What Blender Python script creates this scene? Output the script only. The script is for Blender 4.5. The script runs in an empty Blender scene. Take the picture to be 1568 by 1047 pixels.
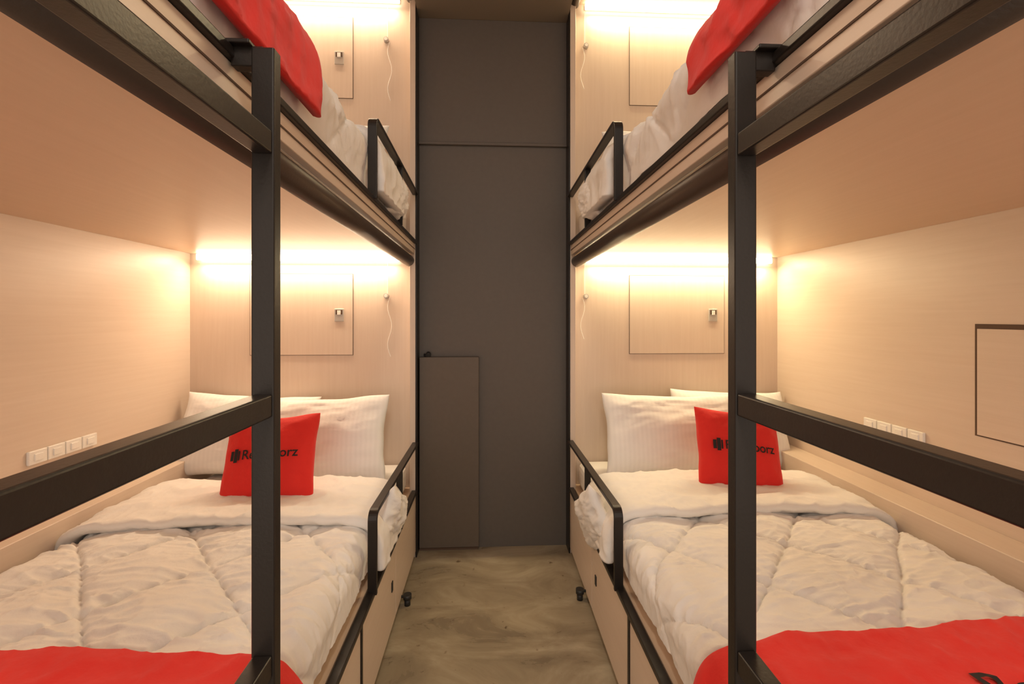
import bpy, bmesh, math, random, bisect
from mathutils import Vector, noise, Matrix
from mathutils.bvhtree import BVHTree
random.seed(3)
scene=bpy.context.scene
scene.view_settings.view_transform='Standard'
scene.view_settings.look='None'
scene.view_settings.exposure=0.0

# ------------------------------------------------------------ materials
def newmat(name):
    m=bpy.data.materials.new(name); m.use_nodes=True
    nt=m.node_tree; b=nt.nodes['Principled BSDF']
    return m,nt,b
def simple(name,col,rough=.5,metal=0,bump=0,bscale=300,spec=.5):
    m,nt,b=newmat(name)
    b.inputs['Base Color'].default_value=(*col,1); b.inputs['Roughness'].default_value=rough
    b.inputs['Metallic'].default_value=metal; b.inputs['Specular IOR Level'].default_value=spec
    tc=nt.nodes.new('ShaderNodeTexCoord'); n=nt.nodes.new('ShaderNodeTexNoise')
    n.inputs['Scale'].default_value=bscale; n.inputs['Detail'].default_value=4
    nt.links.new(tc.outputs['Object'],n.inputs['Vector'])
    mx=nt.nodes.new('ShaderNodeMixRGB'); mx.inputs[1].default_value=(*[c*.9 for c in col],1); mx.inputs[2].default_value=(*[min(1,c*1.08) for c in col],1)
    nt.links.new(n.outputs['Fac'],mx.inputs[0]); nt.links.new(mx.outputs[0],b.inputs['Base Color'])
    if bump:
        bp=nt.nodes.new('ShaderNodeBump'); bp.inputs['Strength'].default_value=bump; bp.inputs['Distance'].default_value=.002
        nt.links.new(n.outputs['Fac'],bp.inputs['Height']); nt.links.new(bp.outputs[0],b.inputs['Normal'])
    return m
def wood(name,c1,c2,scale):
    m,nt,b=newmat(name)
    tc=nt.nodes.new('ShaderNodeTexCoord'); mp=nt.nodes.new('ShaderNodeMapping'); mp.inputs['Scale'].default_value=scale
    n=nt.nodes.new('ShaderNodeTexNoise'); n.inputs['Scale'].default_value=1; n.inputs['Detail'].default_value=6; n.inputs['Roughness'].default_value=.65
    n.inputs['Distortion'].default_value=.3
    cr=nt.nodes.new('ShaderNodeValToRGB'); cr.color_ramp.elements[0].position=.35; cr.color_ramp.elements[1].position=.65
    cr.color_ramp.elements[0].color=(*c1,1); cr.color_ramp.elements[1].color=(*c2,1)
    nt.links.new(tc.outputs['Object'],mp.inputs['Vector']); nt.links.new(mp.outputs[0],n.inputs['Vector'])
    nt.links.new(n.outputs['Fac'],cr.inputs[0]); nt.links.new(cr.outputs[0],b.inputs['Base Color'])
    b.inputs['Roughness'].default_value=.4
    return m
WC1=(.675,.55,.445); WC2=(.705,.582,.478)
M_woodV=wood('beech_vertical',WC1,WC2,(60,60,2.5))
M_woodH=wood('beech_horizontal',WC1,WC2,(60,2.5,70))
M_woodU=wood('beech_underside_bounce',(.64,.46,.32),(.665,.485,.345),(60,2.5,60))  # same beech, with the warm orange bounce from the bed put into its colour
M_black=simple('black_steel',(.018,.014,.012),.34,.1,.1,200,.35)
M_pipe=simple('dark_foam_pipe',(.048,.029,.020),.42,0,.2,150)
M_gap=simple('shadow_gap',(.11,.068,.045),.9)
M_wall=simple('charcoal_paint',(.108,.092,.080),.6,0,.15,40)
M_panel=simple('charcoal_panel',(.112,.088,.068),.55,0,.1,40)
M_ceil=simple('ceiling_paint',(.17,.135,.10),.7)
M_steel=simple('satin_nickel',(.50,.47,.43),.4,.3)
M_plastic=simple('cream_plastic',(.86,.83,.78),.35)
M_ink=simple('black_print',(.015,.01,.01),.8)
M_sheet=simple('white_sheet',(.82,.78,.73),.9,0,.3,500)
M_rubber=simple('black_rubber',(.02,.02,.02),.5)
def fabric(name,col,stripe=0,fine=.25):
    m,nt,b=newmat(name)
    b.inputs['Base Color'].default_value=(*col,1); b.inputs['Roughness'].default_value=.85
    b.inputs['Sheen Weight'].default_value=.1
    tc=nt.nodes.new('ShaderNodeTexCoord'); n=nt.nodes.new('ShaderNodeTexNoise'); n.inputs['Scale'].default_value=26; n.inputs['Detail'].default_value=5
    nt.links.new(tc.outputs['Object'],n.inputs['Vector'])
    bp=nt.nodes.new('ShaderNodeBump'); bp.inputs['Strength'].default_value=fine; bp.inputs['Distance'].default_value=.01
    nt.links.new(n.outputs['Fac'],bp.inputs['Height'])
    if stripe:
        w=nt.nodes.new('ShaderNodeTexWave'); w.wave_type='BANDS'; w.bands_direction='X'; w.inputs['Scale'].default_value=stripe
        nt.links.new(tc.outputs['Object'],w.inputs['Vector'])
        mx=nt.nodes.new('ShaderNodeMixRGB'); mx.inputs[1].default_value=(*[c*.965 for c in col],1); mx.inputs[2].default_value=(*col,1)
        nt.links.new(w.outputs['Fac'],mx.inputs[0]); nt.links.new(mx.outputs[0],b.inputs['Base Color'])
    nt.links.new(bp.outputs[0],b.inputs['Normal'])
    return m
M_duvet=fabric('white_duvet',(.81,.78,.75),0,.3)
M_pillow=fabric('white_pillowcase',(.85,.83,.81),14,.15)
M_red=fabric('red_fabric',(.72,.020,.014),0,.3)
def floor_mat():
    m,nt,b=newmat('polished_concrete')
    tc=nt.nodes.new('ShaderNodeTexCoord')
    n=nt.nodes.new('ShaderNodeTexNoise'); n.inputs['Scale'].default_value=2.6; n.inputs['Detail'].default_value=10; n.inputs['Roughness'].default_value=.64; n.inputs['Distortion'].default_value=.8
    mp=nt.nodes.new('ShaderNodeMapping'); mp.inputs['Scale'].default_value=(1,1.9,1); mp.inputs['Rotation'].default_value=(0,0,.35)
    nt.links.new(tc.outputs['Object'],mp.inputs['Vector']); nt.links.new(mp.outputs[0],n.inputs['Vector'])
    cr=nt.nodes.new('ShaderNodeValToRGB'); e=cr.color_ramp.elements
    e[0].position=.32; e[0].color=(.21,.165,.11,1); e[1].position=.68; e[1].color=(.46,.395,.28,1)
    x=e.new(.5); x.color=(.33,.27,.18,1)
    nt.links.new(n.outputs['Fac'],cr.inputs[0])
    n2=nt.nodes.new('ShaderNodeTexNoise'); n2.inputs['Scale'].default_value=22; n2.inputs['Detail'].default_value=3
    nt.links.new(tc.outputs['Object'],n2.inputs['Vector'])
    c2=nt.nodes.new('ShaderNodeValToRGB'); c2.color_ramp.elements[0].position=.25; c2.color_ramp.elements[0].color=(.4,.33,.27,1); c2.color_ramp.elements[1].position=.33; c2.color_ramp.elements[1].color=(1,1,1,1)
    nt.links.new(n2.outputs['Fac'],c2.inputs[0])
    mx=nt.nodes.new('ShaderNodeMixRGB'); mx.blend_type='MULTIPLY'; mx.inputs[0].default_value=1
    nt.links.new(cr.outputs[0],mx.inputs[1]); nt.links.new(c2.outputs[0],mx.inputs[2]); nt.links.new(mx.outputs[0],b.inputs['Base Color'])
    mr=nt.nodes.new('ShaderNodeMapRange'); mr.inputs[3].default_value=.2; mr.inputs[4].default_value=.4
    nt.links.new(n.outputs['Fac'],mr.inputs[0]); nt.links.new(mr.outputs[0],b.inputs['Roughness'])
    bp=nt.nodes.new('ShaderNodeBump'); bp.inputs['Strength'].default_value=.2; bp.inputs['Distance'].default_value=.004
    nt.links.new(n.outputs['Fac'],bp.inputs['Height']); nt.links.new(bp.outputs[0],b.inputs['Normal'])
    return m
M_floor=floor_mat()
def emit(name,col,st):
    m,nt,b=newmat(name); b.inputs['Emission Color'].default_value=(*col,1); b.inputs['Emission Strength'].default_value=st
    b.inputs['Base Color'].default_value=(*col,1); return m

# ------------------------------------------------------------ helpers
def link(o,parent=None):
    scene.collection.objects.link(o)
    if parent: o.parent=parent
    return o
def empty(name):
    e=bpy.data.objects.new(name,None); e.empty_display_size=.1
    return link(e)
def meshobj(name,verts,faces,mat,parent=None,smooth=False):
    me=bpy.data.meshes.new(name); me.from_pydata(verts,[],faces); me.update()
    me.materials.append(mat)
    bm=bmesh.new(); bm.from_mesh(me); bmesh.ops.recalc_face_normals(bm,faces=bm.faces); bm.to_mesh(me); bm.free()
    if smooth:
        for p in me.polygons: p.use_smooth=True
    return link(bpy.data.objects.new(name,me),parent)
def box(name,x0,x1,y0,y1,z0,z1,mat,parent=None,bev=0):
    x0,x1=sorted((x0,x1)); y0,y1=sorted((y0,y1)); z0,z1=sorted((z0,z1))
    v=[(x,y,z) for x in (x0,x1) for y in (y0,y1) for z in (z0,z1)]
    f=[(0,1,3,2),(4,6,7,5),(0,4,5,1),(2,3,7,6),(0,2,6,4),(1,5,7,3)]
    o=meshobj(name,v,f,mat,parent)
    if bev:
        b=o.modifiers.new('b','BEVEL'); b.width=bev; b.segments=3
    return o
def cyl(name,p0,p1,r,mat,parent=None,seg=24):
    p0=Vector(p0);p1=Vector(p1); d=(p1-p0); L=d.length
    bm=bmesh.new(); bmesh.ops.create_cone(bm,cap_ends=True,segments=seg,radius1=r,radius2=r,depth=L)
    q=d.to_track_quat('Z','Y').to_matrix().to_4x4(); bmesh.ops.transform(bm,matrix=Matrix.Translation((p0+p1)/2)@q,verts=bm.verts)
    me=bpy.data.meshes.new(name); bm.to_mesh(me); bm.free(); me.materials.append(mat)
    for p in me.polygons: p.use_smooth=len(p.vertices)==4
    return link(bpy.data.objects.new(name,me),parent)
def tube(name,pts,r,mat,parent=None):
    c=bpy.data.curves.new(name,'CURVE'); c.dimensions='3D'; c.bevel_depth=r; c.bevel_resolution=3
    s=c.splines.new('POLY'); s.points.add(len(pts)-1)
    for i,p in enumerate(pts): s.points[i].co=(*p,1)
    c.materials.append(mat); c.use_fill_caps=True
    return link(bpy.data.objects.new(name,c),parent)
def ribbon(name,path,th,x0,x1,mat,parent=None):
    """rectangular bar swept along a path in the YZ plane"""
    v=[];n=len(path)
    for i,(y,z) in enumerate(path):
        a=path[max(0,i-1)]; b=path[min(n-1,i+1)]
        t=Vector((b[0]-a[0],b[1]-a[1])).normalized(); nn=Vector((-t.y,t.x))*th/2
        for x in (x0,x1):
            v.append((x,y+nn.x,z+nn.y)); v.append((x,y-nn.x,z-nn.y))
    f=[]
    for i in range(n-1):
        o=i*4;q=o+4
        f+=[(o,o+2,q+2,q),(o+1,q+1,q+3,o+3),(o,q,q+1,o+1),(o+2,o+3,q+3,q+2)]
    f+=[(0,1,3,2),((n-1)*4,(n-1)*4+2,(n-1)*4+3,(n-1)*4+1)]
    ob=meshobj(name,v,f,mat,parent)
    b=ob.modifiers.new('b','BEVEL'); b.width=.002; b.segments=2; b.limit_method='ANGLE'
    return ob

# ------------------------------------------------------------ dimensions
YB=2.65           # headboard face
YF=0.30           # foot end of bunks
W=1.265
EL,ER=-.405,.461
DECK=[.375,1.765]; LVL=1.46; SOF=3.06; CEIL=3.22
TOP=[.190,.240]; MAT=[.135,.170]

# ------------------------------------------------------------ room shell
box('floor',EL-W-.1,ER+W+.1,-1.6,YB+.15,-.1,0,M_floor)
box('wall_back',EL-W-.1,ER+W+.1,YB+.02,YB+.12,0,CEIL,M_wall)
box('wall_left',EL-W-.06,EL-W,-1.6,YB+.02,0,CEIL,M_woodH)
box('wall_right',ER+W,ER+W+.06,-1.6,YB+.02,0,CEIL,M_woodH)
box('ceiling',EL-W-.1,ER+W+.1,-1.6,YB+.12,CEIL,CEIL+.1,M_ceil)
box('trim_1',EL+.005,ER-.005,-1.6,YB+.02,SOF,CEIL,M_ceil)            # dropped corridor soffit
e=empty('wall_cladding')
box('upper_panel',EL+.004,ER-.004,YB+.004,YB+.02,2.350,SOF,M_wall,e,.003)
box('panel_ledge',EL+.004,ER-.004,YB-.002,YB+.02,2.333,2.350,M_wall,e,.003)
e=empty('access_panel')
box('board',EL+.010,-.055,YB-.02,YB+.02,.02,1.11,M_panel,e,.004)
box('plinth',EL+.010,-.06,YB-.005,YB+.02,0,.02,M_gap,e)
cyl('hinge_pin',(-.37,YB-.01,1.122),(-.33,YB-.01,1.122),.008,M_rubber,e)
cyl('hinge_knob',(-.345,YB-.02,1.118),(-.345,YB+.0,1.13),.013,M_rubber,e)

# ------------------------------------------------------------ soft goods
def profile(amin=.022,amax=1.095,zlow=.035,top=.225,r=.085):
    pts=[]
    for i in range(6): pts.append((amin,zlow+(top-r-zlow)*i/5))
    for i in range(1,10):
        t=math.pi/2*i/9; pts.append((amin+r-r*math.cos(t),top-r+r*math.sin(t)))
    n=40
    for i in range(1,n):
        k=i/n; pts.append((amin+r+(amax-amin-2*r)*k,top+.012*math.sin(math.pi*k)))
    for i in range(0,10):
        t=math.pi/2*i/9; pts.append((amax-r+r*math.sin(t),top-r+r*math.cos(t)))
    for i in range(1,6): pts.append((amax,top-r-(top-r-zlow)*i/5))
    return pts
PRS=[];CUMS=[]
for lev in (0,1):
    p=profile(top=TOP[lev]); c=[0]
    for i in range(1,len(p)): c.append(c[-1]+math.dist(p[i],p[i-1]))
    PRS.append(p);CUMS.append(c)
def PP(s,lev):
    PR=PRS[lev];CUM=CUMS[lev]
    s=max(0,min(CUM[-1]-1e-6,s))
    i=bisect.bisect_right(CUM,s)-1; i=min(i,len(PR)-2)
    k=(s-CUM[i])/(CUM[i+1]-CUM[i]); a,b=PR[i],PR[i+1]
    i0=max(0,i-1); i1=min(len(PR)-1,i+2)
    t=Vector((PR[i1][0]-PR[i0][0],PR[i1][1]-PR[i0][1])).normalized()
    return a[0]+(b[0]-a[0])*k, a[1]+(b[1]-a[1])*k, -t.y, t.x
def ridged(x,y,z):
    return 1-abs(noise.noise(Vector((x,y,z))))*2
def puff(s,y,seed):
    q=.40
    ws=s+.012*noise.noise(Vector((s*3,y*3,seed+5))); wy=y+.012*noise.noise(Vector((s*3,y*3,seed+8)))
    u1=(ws+wy*.9+seed*.13)/q; u2=(ws-wy*.9+seed*.37)/q
    a1=abs(math.sin(math.pi*u1)); a2=abs(math.sin(math.pi*u2))
    p=(a1**.55)*(a2**.55)
    seam=math.exp(-(a1/.07)**2)+math.exp(-(a2/.07)**2)
    side=min(1,.35+max(0,s-.05)*5)
    w=noise.noise(Vector((s*4+seed*9,y*5,seed)))*.006
    wx=s+.05*noise.noise(Vector((s*4,y*4,seed)))
    wyy=y+.035*noise.noise(Vector((s*5,y*5,seed+2)))
    near=1.25-p*.75                      # wrinkles gather towards the stitching
    w+=max(0,ridged(wx*5+seed,wyy*17,seed*3.1))**3*.0085*near
    w+=max(0,ridged(wx*10+seed,wyy*34,seed*1.7))**3*.0060*near
    w+=max(0,ridged(wx*13+wyy*9,wyy*9-wx*5,seed*2.7))**4*.0040
    return (.028*p-.008*min(1,seam)+w)*side-.020
def sgn(side): return -1 if side==0 else 1
def Ex(side): return EL if side==0 else ER
def duvet(name,side,lev):
    seed=side*2+lev+1; s_=sgn(side); E=Ex(side); dk=DECK[lev]; SL=CUMS[lev][-1]
    y0,y1=.45,2.13; NS=250; NY=320 if lev==0 else 150
    V=[];F=[]
    for j in range(NY+1):
        y=y0+(y1-y0)*j/NY
        for i in range(NS+1):
            s=SL*i/NS; a,z,na,nz=PP(s,lev); d=puff(s,y,seed)
            k=min(1,max(0,(y-y0)/.1)); k=math.sqrt(1-(1-k)**2)
            k2=min(1,max(0,(y1-y)/.06)); k2=math.sqrt(1-(1-k2)**2); kk=.03+.97*min(k,k2)
            V.append((E+s_*(a+na*d),y,dk+max(.012,(z+nz*d)*kk)))
    for j in range(NY):
        for i in range(NS):
            o=j*(NS+1)+i; F.append((o,o+1,o+NS+2,o+NS+1))
    e=empty(name)
    meshobj('quilted_cover',V,F,M_duvet,e,True)
    slab('folded_cuff',side,lev,1.70,2.13,.002,.040,M_duvet,e,seed+7,.0,SL,.8)
    return e
def slab(name,side,lev,ya,yb,o0,o1,mat,parent,seed,sa,sb,wr=1.0,skew=0):
    s_=sgn(side);E=Ex(side);dk=DECK[lev];SL=CUMS[lev][-1]
    loop=[];m=30;r=(o1-o0)/2
    for i in range(m+1): loop.append((ya+r+(yb-ya-2*r)*i/m,o1))
    for i in range(1,8):
        t=math.pi*i/8; loop.append((yb-r+r*math.sin(t),(o0+o1)/2+r*math.cos(t)))
    for i in range(m+1): loop.append((yb-r-(yb-ya-2*r)*i/m,o0))
    for i in range(1,8):
        t=math.pi*i/8; loop.append((ya+r-r*math.sin(t),(o0+o1)/2-r*math.cos(t)))
    L=len(loop);NS=190;V=[];F=[]
    for i in range(NS+1):
        s=sa+(sb-sa)*i/NS; a,z,na,nz=PP(s,lev)
        for (y,o) in loop:
            ed=.022*noise.noise(Vector((s*4,seed,y*1.0)))+.01*noise.noise(Vector((s*11,seed,y)))
            w=0
            if o>o0+1e-4:
                w=max(0,ridged(s*8+seed,y*13,seed))**3*.010+noise.noise(Vector((s*6,y*10,seed)))*.010
                w+=max(0,ridged(s*20,y*22+seed,seed))**2*.004
            oo=o+w*wr
            yy=y+ed+skew*(s/SL)
            V.append((E+s_*(a+na*oo),yy,max(dk+.012,dk+z+nz*oo)))
    for i in range(NS):
        for k in range(L):
            o=i*L+k;q=i*L+(k+1)%L; F.append((o,q,q+L,o+L))
    F.append(tuple(range(L))); F.append(tuple(range(NS*L,NS*L+L)))
    return meshobj(name,V,F,mat,parent,True)
def pillow_y(u,v,T): return T/2*((max(0,1-u*u))*(max(0,1-v*v)))**.40
def pillow(name,w,h,T,mat,loc,rot,seed,parent=None,wr=1.0):
    N=44;V=[];F=[]
    def pt(u,v,sg):
        x=w/2*u*(1-.055*(1-v*v)); z=h/2*v*(1-.07*(1-u*u))
        y=sg*pillow_y(u,v,T)
        e=min(1,(1-u*u)*(1-v*v)*4)
        y+=sg*wr*e*(.014*noise.noise(Vector((u*2.2,v*2.2,seed+sg)))+.007*max(0,ridged(u*3+seed,v*7,seed))**2)
        z+=wr*.010*noise.noise(Vector((u*2,seed,v)))
        x+=wr*.008*noise.noise(Vector((u,seed,v*2)))
        return (x,y,z)
    idx={}
    for sg in (-1,1):
        for j in range(N+1):
            for i in range(N+1):
                u=math.sin(math.pi/2*(2*i/N-1)); v=math.sin(math.pi/2*(2*j/N-1))
                edge=i in(0,N) or j in (0,N)
                key=(i,j,0 if edge else sg)
                if key not in idx:
                    idx[key]=len(V); V.append(pt(u,v,sg))
    g=lambda i,j,sg: idx[(i,j,0 if (i in(0,N) or j in(0,N)) else sg)]
    for sg in(-1,1):
        for j in range(N):
            for i in range(N):
                F.append((g(i,j,sg),g(i+1,j,sg),g(i+1,j+1,sg),g(i,j+1,sg)))
    o=meshobj(name,V,F,mat,parent,True); o.location=loc; o.rotation_euler=rot
    return o
def text_mesh(s,size):
    c=bpy.data.curves.new('t','FONT'); c.body=s; c.size=size; c.align_x='LEFT'; c.align_y='CENTER'; c.offset=size*.012
    o=bpy.data.objects.new('t',c); scene.collection.objects.link(o)
    bpy.context.view_layer.update()
    me=bpy.data.meshes.new_from_object(o.evaluated_get(bpy.context.evaluated_depsgraph_get()))
    bpy.data.objects.remove(o); return me
def throw_cushion(name,loc,rot,seed):
    e=empty(name); w=.375;h=.355;T=.13
    pillow('cushion_body',w,h,T,M_red,(0,0,0),(0,0,0),seed,e,.6)
    def surf(x,z):
        u=max(-.95,min(.95,x/(w/2)/.96)); v=max(-.95,min(.95,z/(h/2)/.95))
        return -pillow_y(u,v,T)-.011
    me=text_mesh('RedDoorz',.062)
    xs=[v.co.x for v in me.vertices]; wd=max(xs)-min(xs); sc=.215/wd; x0=-.085
    for v in me.vertices:
        x=x0+(v.co.x-min(xs))*sc; z=v.co.y*sc*1.05+.004; v.co=(x,surf(x,z),z)
    me.materials.clear(); me.materials.append(M_ink)
    link(bpy.data.objects.new('printed_lettering',me),e)
    V=[];F=[]
    for (xa,xb,za,zb) in ((-.135,-.122,-.018,.020),(-.120,-.105,-.026,.028),(-.103,-.096,-.018,.020)):
        b=len(V)
        for x,z in((xa,za),(xb,za),(xb,zb),(xa,zb)): V.append((x,surf(x,z),z+.004))
        F.append((b,b+1,b+2,b+3))
    meshobj('printed_logo',V,F,M_ink,e)
    e.location=loc; e.rotation_euler=rot
    return e

# ------------------------------------------------------------ bunk beds
for side in (0,1):
    s=sgn(side);E=Ex(side)
    X=lambda a: E+s*a
    bunk=empty('bunk_bed')
    box('headboard',X(0),X(W),YB,YB+.02,.0,CEIL-.01,M_woodV,bunk)
    box('end_post',X(.002),X(.034),YB-.075,YB,.0,3.19,M_woodV,bunk,.002)
    box('edge_strip',X(-.006),X(.002),YB-.078,YB+.018,.0,3.19,M_black,bunk,.001)
    for lev in (0,1):
        dk=DECK[lev]; zo=LVL*lev
        if lev==1:
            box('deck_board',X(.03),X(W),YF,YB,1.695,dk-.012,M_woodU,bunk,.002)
            box('deck_fascia',X(.006),X(.03),YF,YB-.078,1.690,dk-.018,M_woodH,bunk,.002)
            box('fascia_line',X(.004),X(.02),YF,YB-.078,1.716,1.7195,M_gap,bunk)
            cyl('edge_pipe',(X(.040),YF,1.655),(X(.040),YB-.05,1.655),.031,M_pipe,bunk,32)
        else:
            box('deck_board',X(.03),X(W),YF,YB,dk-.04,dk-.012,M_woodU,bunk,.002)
            for (ya,yb) in ((YF,1.47),(1.485,2.02),(2.026,YB-.08)):
                box('drawer_front',X(0),X(.022),ya,yb,.035,dk-.02,M_woodH,bunk,.002)
            box('plinth',X(.02),X(.05),YF,YB,.0,.34,M_gap,bunk)
            box('frame_leg',X(-.004),X(.02),1.47,1.485,.0,dk-.01,M_black,bunk)
            box('frame_leg',X(-.004),X(.02),.62,.64,.0,dk-.01,M_black,bunk)
        box('side_rail',X(-.006),X(.022),YF,YB-.078,dk-.018,dk,M_black,bunk,.003)
        box('side_ledge',X(1.13),X(W),YF,YB,dk-.012,dk+.235,M_woodH,bunk,.003)
        xa,xb=X(.365),X(.938); za,zb=1.122+zo,1.585+zo
        box('locker_gap',xa,xb,YB-.002,YB+.001,za,zb,M_gap,bunk)
        m=.0028
        x0,x1=sorted((xa,xb))
        box('locker_door',x0+m,x1-m,YB-.004,YB,za+m,zb-m,M_woodV,bunk)
        la=.442 if side==0 else .867
        lz=1.35+zo
        box('locker_latch_plate',X(la-.026),X(la+.026),YB-.010,YB-.003,lz-.036,lz+.036,M_steel,bunk,.002)
        box('locker_latch_slot',X(la-.019),X(la+.019),YB-.0115,YB-.008,lz+.004,lz+.030,M_gap,bunk)
        box('locker_latch_lever',X(la-.009),X(la+.009),YB-.015,YB-.010,lz+.002,lz+.026,M_plastic,bunk,.001)
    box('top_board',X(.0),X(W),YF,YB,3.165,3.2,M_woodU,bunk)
    cyl('top_edge_pipe',(X(.03),YF,3.13),(X(.03),YB-.05,3.13),.026,M_pipe,bunk)
    e=empty('door_stop')
    yy=2.15
    cyl('rubber_foot',(X(-.028),yy,.0),(X(-.028),yy,.03),.014,M_rubber,e)
    cyl('rubber_head',(X(-.028),yy,.03),(X(-.028),yy,.05),.019,M_rubber,e)
    cyl('stem',(X(-.02),yy,.04),(X(0.0),yy,.04),.006,M_rubber,e)
    box('drawer_lock',X(-.004),X(.002),1.93,1.95,.19,.23,M_rubber,bunk)

    for lev in (0,1):
        dk=DECK[lev]; zo=LVL*lev; SL=CUMS[lev][-1]
        g=empty('guard_rail')
        r=.03; y0=1.63 if side==0 else 1.61; ht=.275
        path=[(y0,-.01),(y0,ht-r)]+[(y0+r-r*math.cos(t),ht-r+r*math.sin(t)) for t in [math.pi/2*k/8 for k in range(1,9)]]+[(YB-.078,ht-.015)]
        ribbon('rail_hoop',[(y,dk+z) for y,z in path],.014,X(-.014),X(.018),M_black,g)
        box('mid_post',X(-.012),X(.016),2.11,2.123,dk-.005,dk+ht-.01,M_black,g,.002)
        box('mattress',X(.055),X(1.07),.50,YB-.02,dk-.011,dk+MAT[lev],M_sheet,None,.04)
        duvet('duvet',side,lev)
        if side==0: pl=[(.875,2.50,0.05,.70),(.475,2.39,-.03,.72)]
        else: pl=[(.90,2.50,.04,.66),(.51,2.39,0.02,.72)]
        for k,(a,y,ry,w) in enumerate(pl):
            pillow('pillow',w,.43,.18,M_pillow,(X(a),y,dk+MAT[lev]+.205),(math.radians(-20),ry,0.02*(1-2*k)),11+side*5+lev*3+k)
        if lev==0:
            ru=slab('bed_runner',side,lev,.58,1.04 if side==0 else 1.02,.010,.022,M_red,None,side+3,.0,SL,.6,.06)
            if side==1:
                bm=bmesh.new(); bm.from_mesh(ru.data); bvh=BVHTree.FromBMesh(bm); bm.free()
                me=text_mesh('RedDoorz',.12)
                xs=[v.co.x for v in me.vertices]; x0=min(xs); sc=.44/(max(xs)-x0)
                for v in me.vertices:
                    x=.99+(v.co.x-x0)*sc; y=.850+v.co.y*sc*1.1
                    h=bvh.ray_cast(Vector((x,y,1.2)),Vector((0,0,-1)))
                    v.co=(x,y,(h[0].z if h[0] else .6)+.006)
                me.materials.clear(); me.materials.append(M_ink)
                lt=link(bpy.data.objects.new('printed_lettering',me)); lt.parent=ru
        else:
            ya,yb,sa=(.64,1.11,.015) if side==0 else (.62,1.02,.05)
            slab('bed_runner',side,lev,ya,yb,.012,.028,M_red,None,side+13,sa,SL*.97,.6)
        led=empty('led_strip_light')
        col=(1,.75,.50) if side==0 else (1,.80,.47)
        ME=emit('led_warm',(1,.90,.68) if side==0 else (1,.92,.64),10)
        lz=1.674+zo if lev==0 else 3.144
        xa,xb=X(.10),X(1.215)
        box('led_diffuser',xa,xb,YB-.030,YB-.010,lz-.018,lz+.016,ME,led,.004)
        box('led_channel',xa,xb,YB-.012,YB,lz-.014,lz+.014,M_plastic,led)
        L=bpy.data.lights.new('led_light','AREA'); L.shape='RECTANGLE'; L.size=1.06; L.size_y=.03; L.energy=9; L.color=col
        lo=link(bpy.data.objects.new('led_light',L),led); lo.location=((xa+xb)/2,YB-.05,lz-.026)
        lo.rotation_euler=(math.radians(-15),0,0)
        e=empty('pull_cord_switch')
        a=.178 if side==0 else .107; z=1.46+zo
        cyl('switch_button',(X(a),YB-.016,z),(X(a),YB,z),.015,M_steel,e)
        cyl('switch_cap',(X(a),YB-.02,z),(X(a),YB-.015,z),.009,M_plastic,e)
        tube('cord_up',[(X(a-.008),YB-.006,z+.01),(X(a-.008),YB-.006,1.65+zo)],.0015,M_plastic,e)
        tube('cord',[(X(a-.02+.012*math.sin(k*.7)),YB-.006,z-.01-k*.024) for k in range(0,15 if side==0 else 11)],.002,M_plastic,e)
    e=empty('power_socket_strip')
    ys,zs=(1.74,.80) if side==0 else (1.72,.832)
    for k in range(4):
        box('socket_plate',X(W-.012),X(W),ys+k*.073,ys+.069+k*.073,zs,zs+.05,M_plastic,e,.003)
        box('socket_rocker',X(W-.016),X(W-.011),ys+.018+k*.073,ys+.052+k*.073,zs+.012,zs+.038,M_plastic,e,.002)
    lad=empty('bunk_ladder')
    lc=-.05; yf=.75 if side==0 else .722; yn=yf-.45
    for y,n in((yf,'upright_far'),(yn,'upright_near')):
        box(n,X(lc-.018),X(lc+.018),y-.012,y+.012,0,1.765,M_black,lad,.003)
        box('hook_bracket',X(lc+.016),X(.045),y-.022,y+.022,1.765,1.772,M_black,lad,.002)
        box('hook_arm',X(lc),X(.0),y-.010,y+.010,1.735,1.767,M_black,lad,.002)
    for z in (.385,.79,1.20,1.615):
        box('rung',X(lc-.015),X(lc+.015),yn+.012,yf-.012,z-.018,z+.018,M_black,lad,.003)

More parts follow.
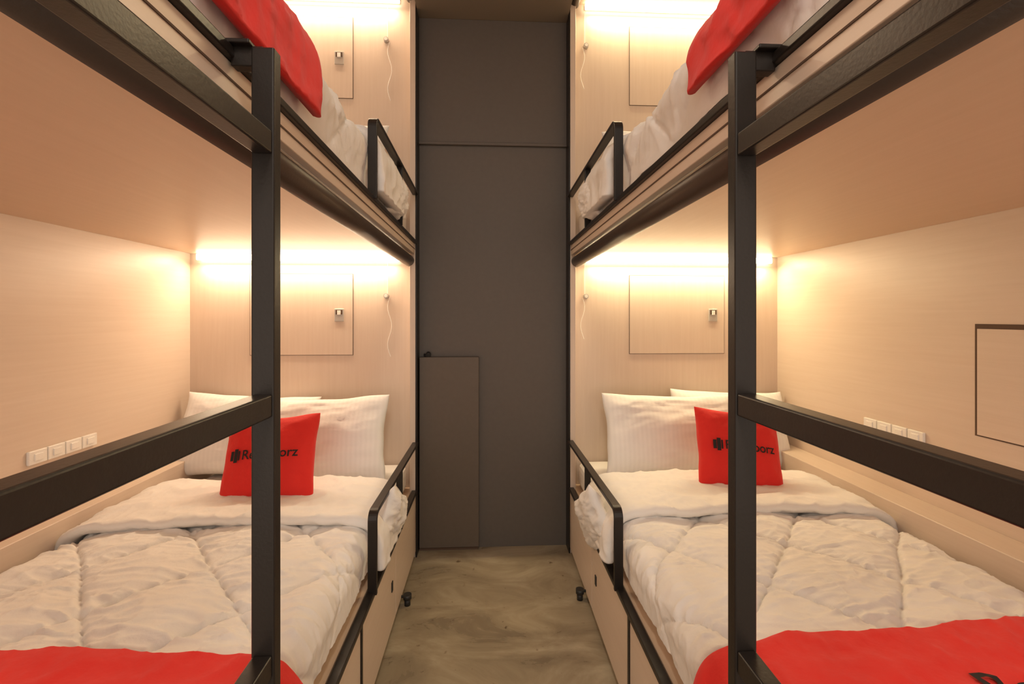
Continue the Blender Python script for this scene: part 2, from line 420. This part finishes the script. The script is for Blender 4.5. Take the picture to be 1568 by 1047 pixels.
# recessed hatch in the right-hand side wall, with finger slot along its top
e=empty('wall_hatch')
xw=ER+W
box('hatch_gap',xw-.002,xw,1.00,1.536,.92,1.315,M_gap,e)
box('hatch_door',xw-.004,xw,1.01,1.527,.925,1.298,M_woodH,e)
box('finger_slot',xw-.003,xw,1.00,1.530,1.299,1.314,M_gap,e)

throw_cushion('throw_cushion',(-.920,1.985,DECK[0]+TOP[0]+.030+.150),(math.radians(-26),math.radians(-3),math.radians(3)),5)
throw_cushion('throw_cushion',(1.12,2.00,DECK[0]+TOP[0]+.030+.147),(math.radians(-24),math.radians(6),math.radians(-4)),8)

pillow('bedding_corner',.30,.20,.09,M_duvet,(EL+.000,1.92,DECK[0]+.14),(math.radians(18),math.radians(28),math.radians(90)),31)
pillow('bedding_corner',.36,.24,.09,M_duvet,(ER-.012,1.92,DECK[0]+.10),(math.radians(-22),math.radians(32),math.radians(90)),37)
pillow('bedding_corner',.26,.19,.11,M_duvet,(EL-.02,2.08,DECK[1]+.11),(math.radians(5),math.radians(3),math.radians(90)),41)
pillow('bedding_corner',.26,.19,.11,M_duvet,(ER+.02,2.08,DECK[1]+.11),(math.radians(-5),math.radians(-3),math.radians(90)),43)

# ------------------------------------------------------------ lighting
e=empty('fill_lamp')  # unseen fill light with housing, added behind the camera to brighten the corridor
box('fill_housing',-.17,.22,-.9,-.3,SOF-.03,SOF,M_plastic,e,.005)
L=bpy.data.lights.new('fill_light','AREA'); L.shape='RECTANGLE'; L.size=.36; L.size_y=.55; L.energy=34; L.color=(1,.90,.77)
lo=link(bpy.data.objects.new('fill_light',L),e); lo.location=(.025,-.6,SOF-.04)
w=bpy.data.worlds.new('World'); scene.world=w; w.use_nodes=True
bg=w.node_tree.nodes['Background']; bg.inputs[0].default_value=(1,.86,.73,1); bg.inputs[1].default_value=1.6

# ------------------------------------------------------------ camera
cam=bpy.data.cameras.new('camera'); co=link(bpy.data.objects.new('camera',cam))
co.location=(0,0,1.34); co.rotation_euler=(math.radians(90),0,math.radians(-2.94))
cam.sensor_width=36; cam.lens=36*700/1568; cam.shift_y=-.0245; cam.clip_start=.01
scene.camera=co
